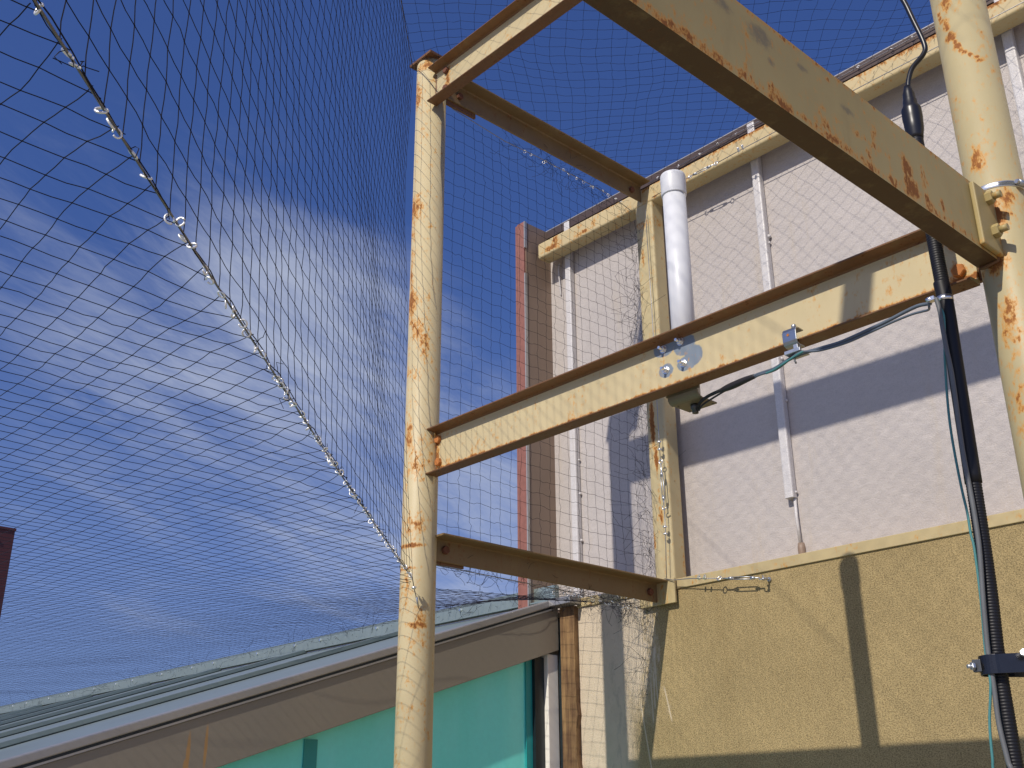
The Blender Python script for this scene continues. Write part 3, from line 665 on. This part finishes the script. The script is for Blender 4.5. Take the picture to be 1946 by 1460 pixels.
# ------------------------------------------------------------------ wire ropes, turnbuckles, clips
def rope(name, pts, r, label, mat=None, base=None):
    t = thing(name, label, 'wire rope', base or tuple(pts[0]))
    MB().tube(pts, r, 8).build('strand', mat or M['rope'], t)
    return t
def ring_mesh(R, r, seg=20):
    pts = [(R*math.cos(2*math.pi*k/seg), R*math.sin(2*math.pi*k/seg), 0) for k in range(seg-1)]
    return MB().tube(pts, r, 6, closed=False)
proto_ring = None
def add_ring(parent, p, R, rnd):
    global proto_ring
    if proto_ring is None:
        mb = ring_mesh(.0058, .0014); mb.v = [(x+p[0], y+p[1], z+p[2]) for x, y, z in mb.v]
        o = mb.build('ring', M['ringsteel'], parent, base=tuple(p)); proto_ring = o
    else:
        o = proto_ring.copy(); COL.objects.link(o); o.parent = parent
        pb = parent['_base']; o.location = (p[0]-pb[0], p[1]-pb[1], p[2]-pb[2]); o['_base'] = tuple(p)
    o.scale = (R/.0058,)*3
    o.rotation_euler = (rnd.uniform(-.7,.7)+.9, rnd.uniform(-.6,.6), rnd.uniform(0,6.28))
    return o
def clip(parent, p, axis, r=.006):
    a = V(axis).normalized(); p = V(p); s = a.orthogonal().normalized(); s2 = a.cross(s)
    mb = MB(); mb.tube([p-a*.004, p+a*.004], r, 10)
    for q in (s, -s):
        mb.hexbolt(p+q*.0045-s2*.0, s2, .0036, .011); mb.lathe(p+q*.0045, [(.0018,0),(.0018,.015)], 8, s2)
    return mb.build('rope_clip', M['steel'], parent, base=tuple(p))
def turnbuckle(a, b, label, wide, R=.0085, group='turnbuckles tightening the net cables'):
    """a = eye end, b = hook end; wide = direction the frame opens"""
    a = V(a); b = V(b); d = (b-a); L = d.length; d.normalize(); w = V(wide); w = (w - d*w.dot(d)).normalized(); nn = d.cross(w)
    t = thing('turnbuckle', label, 'turnbuckle', tuple(a), group)
    s0, s1 = a + d*L*.30, a + d*L*.78
    mb = MB()
    for q in (-1, 1): mb.tube([s0+w*.0055*q, s1+w*.0055*q], .0019, 8)
    mb.tube([s0-d*.010, s0+d*.006], [.0050,.0062], 10); mb.tube([s1-d*.006, s1+d*.010], [.0062,.0050], 10)
    mb.build('frame', M['galv'], t)
    mb = MB(); mb.tube([a+d*R*1.6, s0+d*.012], .0026, 8)
    mb.tube([a+d*R*.8 + (d*math.cos(q)+w*math.sin(q))*R for q in [2*math.pi*k/16 for k in range(17)]], .0022, 8); mb.build('eye', M['steel'], t)
    mb = MB(); mb.tube([s1-d*.010, b-d*R*1.4], .0026, 8)
    mb.tube([b-d*R*.6 + (d*math.cos(q)+w*math.sin(q))*R for q in [2*math.pi*k/16+3.14 for k in range(13)]], .0022, 8); mb.build('hook', M['steel'], t)
    return t
# along the upright
up = rope('net_cable', [(.080,1.140,2.50),(.085,1.138,2.0),(.089,1.130,1.463),(.0895,1.130,1.335)], .0016, 'thin wire rope down the cream upright of the screen wall')
MB().tube([(.095,1.130,1.141),(.094,1.130,1.05),(.085,1.130,.868)], .0016, 8).build('strand', M['rope'], up)
for z in (1.418, 1.386, 1.068, 1.040): clip(up, (.0895 if z > 1.2 else .093,1.130,z), (0,0,1))
turnbuckle((.0905,1.130,1.340), (.095,1.130,1.140), 'upright turnbuckle in front of the cream upright of the screen wall', (1,0,0))
# below the sill
sc = rope('net_cable', [(.075,1.131,.868),(.118,1.127,.855),(.203,1.122,.847),(.252,1.120,.839),(.337,1.118,.826)], .0016, 'thin wire rope leaving the lower brace plate along the sill')
for p in ((.2515,1.120,.839), (.2785,1.1195,.835)): clip(sc, p, (1,0,-.15))
turnbuckle((.334,1.118,.826), (.524,1.123,.799), 'turnbuckle anchored to the beige stucco just below the sill', (0,.55,.8))
an2 = MB(); an2.tube([(.528,1.158,.797),(.528,1.128,.797)], .004, 8); an2.tube([(.528,1.122,.797)]*1+[(.528,1.120,.790)], .006, 8); an2.hexbolt((.528,1.1585,.797), (0,-1,0), .009, .006)
tag(an2.build('eye_bolt', M['galv'], base=(.528,1.158,.797)), 'small eye bolt fixed in stucco at the end of the sill turnbuckle', 'eye bolt')
# along the rail
rc = rope('net_cable', [(.12,1.143,2.548),(.306,1.140,2.550),(.343,1.140,2.552)], .0016, 'thin wire rope along the lower edge of the cream wall rail')
MB().tube([(.478,1.140,2.548),(.60,1.140,2.552),(1.2,1.142,2.556),(3.,1.146,2.556)], .0016, 8).build('strand', M['rope'], rc)
for p in ((.590,1.140,2.552), (.611,1.140,2.5535)): clip(rc, p, (1,0,0))
turnbuckle((.478,1.140,2.5485), (.330,1.140,2.551), 'turnbuckle on the cream rail right of the white antenna cap', (0,.2,1))
fcab = rope('net_cable', [(.03,1.236,2.702),(.5,1.236,2.715),(1.2,1.236,2.722),(3.,1.236,2.722)], .0016, 'thin wire rope along the dark brown flashing of the screen wall')
rnd = random.Random(5)
for k in range(16): add_ring(fcab, (.08+.115*k+rnd.uniform(-.02,.02),1.234,2.706+min(k,8)*.002), .0052, rnd)
# lower net cable from far post to the third post
cab_a, cab_b = V((.085,-.087,.700)), V((1.965,-1.992,.697))
def cab(t): return cab_a.lerp(cab_b, t) + V((0,0,-.022*4*t*(1-t)*.6))
lc = rope('net_cable', [(.050,-.032,.618),(.058,-.046,.640),(.066,-.064,.672)]+[cab(k/40) for k in range(41)], .0015, 'long wire rope with shiny steel rings slanting across the sky', M['ropelit'], base=(0.05,-.04,.62))
MB().tube([cab(k/60)+V((0,.0,.0055))+V((rnd.uniform(-.003,.003),rnd.uniform(-.003,.003),rnd.uniform(-.003,.003))) for k in range(61)], .0009, 6).build('edge_twine', M['net'], lc)
t = .012
while t < .978:
    add_ring(lc, cab(t)+V((rnd.uniform(-.004,.004),rnd.uniform(-.004,.004),-.001+rnd.uniform(-.005,.004))), rnd.uniform(.0050,.0062), rnd)
    t += rnd.choice((.004,.0065,.010,.0135,.017))*(1.15 if t < .6 else 1. if t < .75 else 1.7)
clip(lc, (.0668,-.066,.676), (.2,-.4,1))
mb = MB(); mb.tube([(.052,-.036,.622),(.061,-.050,.650)], [.0022,.0040], 8); mb.build('rope_clip', M['galv'], lc)
# upper fold cable
uc_a, uc_b = V((-.050,-.055,2.712)), V((1.965,-1.995,2.70))
rope('net_cable', [uc_a.lerp(uc_b, k/20)+V((0,0,-.015*4*(k/20)*(1-k/20))) for k in range(21)], .0014, 'upper fold line cord running from the capped post overhead', M['roped'])
# cables that carry the side net
qc = rope('net_cable', [(0.03,.06,2.600),(.0,.105,2.570),(0,.381,2.548),(0,.557,2.5555),(0,.806,2.557),(0,1.004,2.556),(0,1.145,2.53)], .0016, 'short wire rope with rings just under the upper angle brace')
for k in range(15):
    y = .50 + .62*k/15 + rnd.uniform(-.02,.02); add_ring(qc, (rnd.uniform(-.004,.006), y, 2.553+rnd.uniform(-.008,.004)), .0052, rnd)
bcab = rope('net_cable', [(.02,.06,.782),(0,.073,.777),(0,.423,.774),(0,.626,.771),(0,.915,.762),(0,1.10,.755)], .0016, 'short wire rope with rings just under the lower angle brace')
for k in range(18):
    y = .62 + .44*k/18 + rnd.uniform(-.015,.015); add_ring(bcab, (rnd.uniform(-.006,.006), y, .764-.01*k/18+rnd.uniform(-.008,.006)), .0056, rnd)
for k in range(7): add_ring(bcab, (-.04-.06*k+rnd.uniform(-.02,.02), 1.10+rnd.uniform(-.01,.01), .80+.015*k), .0056, rnd)

# ------------------------------------------------------------------ bird nets
from mathutils import noise as mnoise
class Net:
    def __init__(s, r, seed): s.v = []; s.f = []; s.r = r; s.rnd = random.Random(seed)
    def strand(s, pts, r=None):
        r = r or s.r; o = len(s.v); n = len(pts)
        for i, p in enumerate(pts):
            d = (pts[min(i+1,n-1)] - pts[max(i-1,0)])
            if d.length < 1e-9: d = V((0,0,1))
            d.normalize(); x = d.orthogonal().normalized(); y = d.cross(x)
            for k in range(3):
                a = 2.0944*k; s.v.append(tuple(p + (x*math.cos(a)+y*math.sin(a))*r))
        for i in range(n-1):
            for k in range(3):
                k2 = (k+1) % 3; s.f.append((o+3*i+k, o+3*i+k2, o+3*i+3+k2, o+3*i+3+k))
    def knot(s, p, r):
        o = len(s.v); s.v += [tuple(p+V(q)*r) for q in ((1,0,0),(-1,0,0),(0,1,0),(0,-1,0),(0,0,1),(0,0,-1))]
        s.f += [(o+a,o+b,o+c) for a,b,c in ((0,2,4),(2,1,4),(1,3,4),(3,0,4),(2,0,5),(1,2,5),(3,1,5),(0,3,5))]
    def fill(s, ni, nj, P, inside, slack=.06, pitch=.05, nseg=2, wob=.0013):
        R = s.rnd; nodes = {}
        for i in range(ni):
            for j in range(nj):
                if inside(i, j): nodes[i, j] = P(i, j) + V((R.gauss(0,wob), R.gauss(0,wob), R.gauss(0,wob)))
        for (i, j), p in nodes.items():
            s.knot(p, s.r*1.9)
            for di, dj in ((1,0),(0,1),(-1,0),(0,-1)):
                q = nodes.get((i+di, j+dj))
                if q is None:
                    lo, hi = 0., 1.                         # strand runs on to the edge of the net
                    for _ in range(7):
                        md = (lo+hi)/2
                        if inside(i+di*md, j+dj*md): lo = md
                        else: hi = md
                    if lo > .04: s.strand([p, P(i+di*lo, j+dj*lo)])
                    continue
                if di+dj < 0: continue
                off = V((R.gauss(0,1), R.gauss(0,1), R.gauss(0,1)-.8))*slack*pitch*.5
                if nseg == 1: s.strand([p, q])
                elif nseg == 2: s.strand([p, (p+q)/2+off, q])
                else: s.strand([p, p.lerp(q,.33)+off, p.lerp(q,.67)-off*.4, q])
    def build(s, name, label, base):
        me = bpy.data.meshes.new(name); b = V(base)
        me.from_pydata([(x-b.x,y-b.y,z-b.z) for x,y,z in s.v], [], s.f); me.materials.append(M['net'])
        o = bpy.data.objects.new(name, me); COL.objects.link(o); o.location = base; o['_base'] = tuple(base)
        return tag(o, label, 'net', 'black bird nets hung on the steel frame')
def wav(a, b, sc, amp, sd=0.):
    return V((mnoise.noise(V((a*sc, b*sc, sd))), mnoise.noise(V((a*sc, b*sc, sd+7.3))), mnoise.noise(V((a*sc, b*sc, sd+15.1)))))*amp

# 1: level net between the long cable, the lower brace and the lean-to ridge
pt = .0480
def lev(x, y):
    if y >= 0: d1 = abs(x)
    elif x - y > 0: d1 = abs(y+1.0133*x)/1.4236
    else: d1 = math.hypot(x, y)
    d1 = max(d1, 1e-4); d2 = max(1.14-y, 1e-4); f = d1/(d1+d2)
    zb = .695 if y < 0 else .695+.07*y
    z = zb + (.925-zb)*f
    return V((x, y, z - .03*math.sin(math.pi*f)))
def P1(i, j):
    x = 2.0 - i*pt; y = 1.13 - j*pt
    w = wav(x, y, 1.7, .024, 1.); w.z *= .3
    near = math.exp(-abs(x+y)*6) if y < 0 else 0.
    w += wav(x, y, 7., .020*near, 4.)
    p = lev(x, y) + w*min(1., (1.13-y)*5+.05)
    return p
def in1(i, j):
    x = 2.0 - i*pt; y = 1.13 - j*pt
    if y > 1.131 or y < -2.0: return False
    if y < -.085: return x < (cab_a.x + (y-cab_a.y)/(cab_b.y-cab_a.y)*(cab_b.x-cab_a.x))
    return x < .004 if y > 0 else x < .085+ (y+.085)*(-.95)
n1 = Net(.00074, 1); n1.fill(int(9.6/pt), int(3.13/pt)+1, P1, in1, .03, pt, 2, .0006)
net1 = n1.build('bird_net', 'nearly level net stretched from long ringed cable to the lean-to ridge', (-2,0,.8))
# 2: upright diagonal net between the two long cables
dv = (cab_b-cab_a); dv.z = 0; LD = dv.length; dv.normalize()
ps = .0505
def P2n(i, j):
    u = i*ps; v = j*ps
    k = u/LD; lo = cab(max(0,min(1,k))); hi = uc_a.lerp(uc_b, k)
    f = v/1.98
    p = lo.lerp(hi, f); n_ = V((-dv.y, dv.x, 0))
    w = wav(u, v, 1.6, .03, 9.); e = math.sin(math.pi*max(0,min(1,f)))*.9+.1
    return p + n_*w.x*e + dv*w.y*.4*e + V((0,0,w.z*.35*e)) + n_*(-.03*math.sin(math.pi*max(0,min(1,f))))
def in2(i, j): return 0.0 <= i*ps <= LD and .0 <= j*ps <= 1.98
n2 = Net(.00074, 2); n2.fill(int(LD/ps)+1, int(1.98/ps)+1, P2n, in2, .03, ps, 2, .0008)
net2 = n2.build('bird_net', 'upright diagonal net rising from long ringed cable to the overhead fold', (1,-1,1.6))
# 3: upright side net between far post and wall
pz = .0488
def P3n(i, j):
    y = .064 + i*pz; z = .775 + j*pz
    f = max(0, min(1, (y-.06)/1.09)); top = 2.565 - .02*math.sin(math.pi*f)
    w = wav(y, z, 2.5, .016, 20.)
    return V((-.004, y, z)) + V((w.x*1.2, w.y*.55, w.z*.6 - .0035*(i % 2)))
def in3(i, j):
    y = .064 + i*pz; z = .775 + j*pz
    return .06 <= y <= 1.150 and .775 <= z <= 2.555
n3 = Net(.00068, 3); n3.fill(24, 38, P3n, in3, .07, pz, 3)
R = n3.rnd
def bunch(net, pts, n, spread, step, turns, r=.0008):
    for _ in range(n):
        t = R.random()*(len(pts)-1); i = int(t); p = V(pts[i]).lerp(V(pts[min(i+1,len(pts)-1)]), t-i)
        p = p + V((R.gauss(0,spread[0]), R.gauss(0,spread[1]), R.gauss(0,spread[2])))
        d = V((R.gauss(0,.4), R.gauss(0,1), R.gauss(0,1))).normalized(); path = [p]
        for k in range(turns):
            d = (d + V((R.gauss(0,.3), R.gauss(0,.6), R.gauss(0,.6)))).normalized(); p = p + d*step; path.append(p)
        net.strand(path, r)
bunch(n3, [(.0,1.145,2.45),(.0,1.146,1.6),(0,1.14,.80)], 120, (.006,.016,.02), .022, 5, .00065)
bunch(n3, [(.0,1.152,2.50),(.0,1.152,.80)], 40, (.004,.004,.03), .05, 4, .00065)
bunch(n3, [(.02,1.135,2.4),(.025,1.135,.9)], 46, (.004,.006,.02), .035, 4, .0006)
bunch(n3, [(0,.35,2.556),(0,.75,2.556),(0,1.12,2.545)], 75, (.006,.03,.010), .022, 5, .0006)
bunch(n3, [(0,.10,.775),(0,.6,.772),(0,1.08,.760)], 90, (.006,.04,.007), .017, 5, .00065)
n3.build('bird_net', 'square meshed upright net between far post and cream wall upright', (0,.6,1.6))
bunchv = Net(.0008, 31); R = bunchv.rnd
bunch(bunchv, [(0,1.09,.765),(-.15,1.11,.80),(-.40,1.12,.87)], 70, (.02,.008,.010), .018, 5, .0007)
bunch(bunchv, [(-.03,1.115,.76),(-.04,1.14,.60),(-.06,1.15,.45)], 18, (.006,.004,.03), .03, 5, .0007)
def part_net(nt, name, parent, mat):
    me = bpy.data.meshes.new(name); b = V(parent['_base'])
    me.from_pydata([(x-b.x,y-b.y,z-b.z) for x,y,z in nt.v], [], nt.f); me.materials.append(mat)
    o = bpy.data.objects.new(name, me); COL.objects.link(o); o.parent = parent; o['kind'] = 'stuff'; return o
for _ in range(26):                                              # cut twine ends left along the cable
    p = cab(R.uniform(.03,.97)); q = p + V((R.gauss(0,.010), R.gauss(0,.010), R.gauss(0,.008))); e = q + V((R.gauss(0,.008), R.gauss(0,.008), R.gauss(-.004,.008)))
    bunchv.strand([p, p.lerp(q,.6)+V((0,0,.003)), q, e], .00065)
part_net(bunchv, 'gathered_edge', net1, M['net'])
gather = Net(.0008, 32); R = gather.rnd
bunch(gather, [(-.55,1.118,.905),(-3.,1.118,.905),(-7,1.118,.905)], 150, (.05,.006,.010), .03, 4, .0007)
part_net(gather, 'gathered_edge', net1, M['net'])
# 4: roof net over the frame, out to the screen wall
pr = .0530; A0 = math.radians(44)
ex = V((math.cos(A0), math.sin(A0), 0)); ey = V((-math.sin(A0), math.cos(A0), 0)); O4 = V((.0,-.06,0))
fd = V((uc_b.x-uc_a.x, uc_b.y-uc_a.y, 0)).normalized(); fn = V((-fd.y, fd.x, 0))      # across the fold, away from it
def base4(i, j): return O4 + ex*(i*pr-.02) + ey*((j-45)*pr)
def bend(q):
    s = (q-uc_a); s.z = 0; across = s.dot(fn); along = s.dot(fd)
    w = wav(q.x, q.y, 1.5, .075, 40.) + wav(q.x, q.y, 4., .016, 44.)
    ed = max(0., min(1., across*3., (1.235-q.y)*4.))
    pull = math.exp(-((q.x-.05)**2+(q.y+.0)**2)*14)
    off = V((w.x, w.y, 0))*ed + ey*(-.10*pull*ed)
    return q + off
def P4(i, j):
    q = bend(base4(i, j)); s = q-uc_a; s.z = 0; across = max(0., s.dot(fn))
    wl = max(0., min(1., (q.y+.2)/1.43))
    z = 2.708 + .006*wl - .034*(1-math.exp(-across*5))*min(1., max(0.,1.235-q.y)*4)
    if q.y > 0: z = max(z, 2.672)
    return V((q.x, q.y, z))
def in4(i, j):
    q = base4(i, j); s = q-uc_a; s.z = 0
    if s.dot(fn) < 0 or q.y > 1.234 or q.y < -2.0 or q.x > 3.1: return False
    return q.x > 0.005 if q.y > -.03 else True
n4 = Net(.00066, 4); n4.fill(72, 100, P4, in4, .05, pr, 2)
R = n4.rnd
for _ in range(90):                                              # twine tails tied along the rail
    x = R.uniform(.1,2.6); p = V((x,1.236,2.706)); q = V((x+R.uniform(-.06,.06),1.150,R.uniform(2.56,2.62)))
    n4.strand([p, p.lerp(q,.5)+V((R.uniform(-.015,.015),-.006,.012)), q], .0006)
n4.build('bird_net', 'overhead net covering the frame between fold cord and screen wall top', (1.2,0,2.7))

# ------------------------------------------------------------------ camera
cam = bpy.data.cameras.new('camera'); co = bpy.data.objects.new('camera', cam); COL.objects.link(co)
FW = V((-0.68227, 0.62742, 0.37531)); RT = V((0.67535, 0.73748, -0.00515)); UP = V((0.28001, -0.24995, 0.92689))
mt = Matrix((RT, UP, -FW)).transposed().to_4x4(); mt.translation = V((2.72980, -2.09973, 0.00000))
co.matrix_world = mt
cam.sensor_fit = 'HORIZONTAL'; cam.sensor_width = 36.; cam.lens = 36.*2063.7662/1946.
cam.clip_start = .02; cam.clip_end = 3000.
scene.camera = co

# ------------------------------------------------------------------ light
sun = bpy.data.lights.new('sun', 'SUN'); sun.energy = 4.05; sun.angle = math.radians(.53); sun.color = (1., .93, .82)
so = bpy.data.objects.new('sun', sun); COL.objects.link(so); so.rotation_euler = SUN.to_track_quat('-Z', 'Y').to_euler(); so.location = (2,-8,8)
w = bpy.data.worlds.new('World'); scene.world = w; w.use_nodes = True
w.node_tree.nodes.clear(); N = NT(w.node_tree)
sky = N.new('ShaderNodeTexSky'); sky.sky_type = 'NISHITA'; sky.sun_disc = False
el = math.asin(-SUN.z); az = math.atan2(-SUN.x, -SUN.y)
sky.sun_elevation = el; sky.sun_rotation = az; sky.altitude = 300; sky.air_density = 1.0; sky.dust_density = .6; sky.ozone_density = 2.2
d = N.new('ShaderNodeTexCoord').outputs['Generated']; d = N.vmath('NORMALIZE', d)
hsv = N.new('ShaderNodeHueSaturation'); hsv.inputs['Hue'].default_value = .520; hsv.inputs['Saturation'].default_value = 1.24; hsv.inputs['Value'].default_value = 1.3; N.l.new(sky.outputs[0], hsv.inputs['Color'])
N.l.new(N.vmath('NORMALIZE', N.vmath('ADD', d, (0,0,.16))), sky.inputs['Vector'])   # a clear day: deep blue almost down to the horizon
zz = N.xyz(d)[2]
pl = N.vmath('DIVIDE', d, N.math('ADD', N.math('MAXIMUM', zz, .02), .12))   # cloud layer seen in perspective
def sc3(v, s): return N.vmath('MULTIPLY', v, s)
rot = N.new('ShaderNodeVectorRotate', rotation_type='Z_AXIS'); N.l.new(pl, rot.inputs['Vector']); rot.inputs['Angle'].default_value = 1.25
st = sc3(rot.outputs[0], (.8, 2.3, 0.))
c1 = N.noise(st, 1.1, 9, .66, 1.1); c2 = N.noise(st, 4.2, 7, .7, .8)
cl_ = N.math('ADD', N.math('MULTIPLY', c1, .72), N.math('MULTIPLY', c2, .28))
def lobe(v, lo, hi):
    return N.ramp(N.vmath('DOT_PRODUCT', d, V(v).normalized()[:]), math.cos(math.radians(lo)), math.cos(math.radians(hi)))
area = lobe((-1719.74595, 898.89575, 869.82757), 10, 1)
for v, r_, k in (((-1655.50438, 1002.39008, 813.59639), 9, 1.), ((-1661.43208, 1101.50426, 637.12758), 9, .9), ((-1813.63563, 835.26990, 805.51210), 10, .85), ((-1885.62269, 551.04382, 1149.79890), 9, .42), ((-1930.91827, 618.28319, 955.04988), 10, .45), ((-1935.03298, 769.39208, 694.95534), 9, .40), ((-1520.59516, 1310.86865, 543.15144), 8, .9), ((-1977.36230, 900.99996, 397.99138), 4, .45), ((-1687.95743, 816.90685, 1064.67959), 7, .5), ((-1345.34054, 1141.02537, 1145.67868), 7, .22)):
    area = N.math('MAXIMUM', area, N.math('MULTIPLY', lobe(v, r_*1.25, .2), k))
dens = N.math('MULTIPLY', N.ramp(N.math('ADD', cl_, N.math('MULTIPLY', area, .24)), .53, .95), N.math('MULTIPLY_ADD', area, .97, .03))
haze = N.math('MULTIPLY', N.ramp(zz, .50, .08), .26)
skyc = N.mix(haze, hsv.outputs[0], (3.2, 3.9, 6.0))
col = N.mix(N.math('MULTIPLY', dens, .80), skyc, (5.5, 6.0, 7.3))
bg = N.new('ShaderNodeBackground'); N.l.new(col, bg.inputs[0]); bg.inputs[1].default_value = .095
ow = N.new('ShaderNodeOutputWorld'); N.l.new(bg.outputs[0], ow.inputs[0])

scene.render.engine = 'CYCLES'
scene.view_settings.view_transform = 'Standard'; scene.view_settings.look = 'None'
scene.view_settings.exposure = 0.; scene.view_settings.gamma = 1.
scene.cycles.max_bounces = 6
for o in bpy.data.objects:
    if '_base' in o: del o['_base']
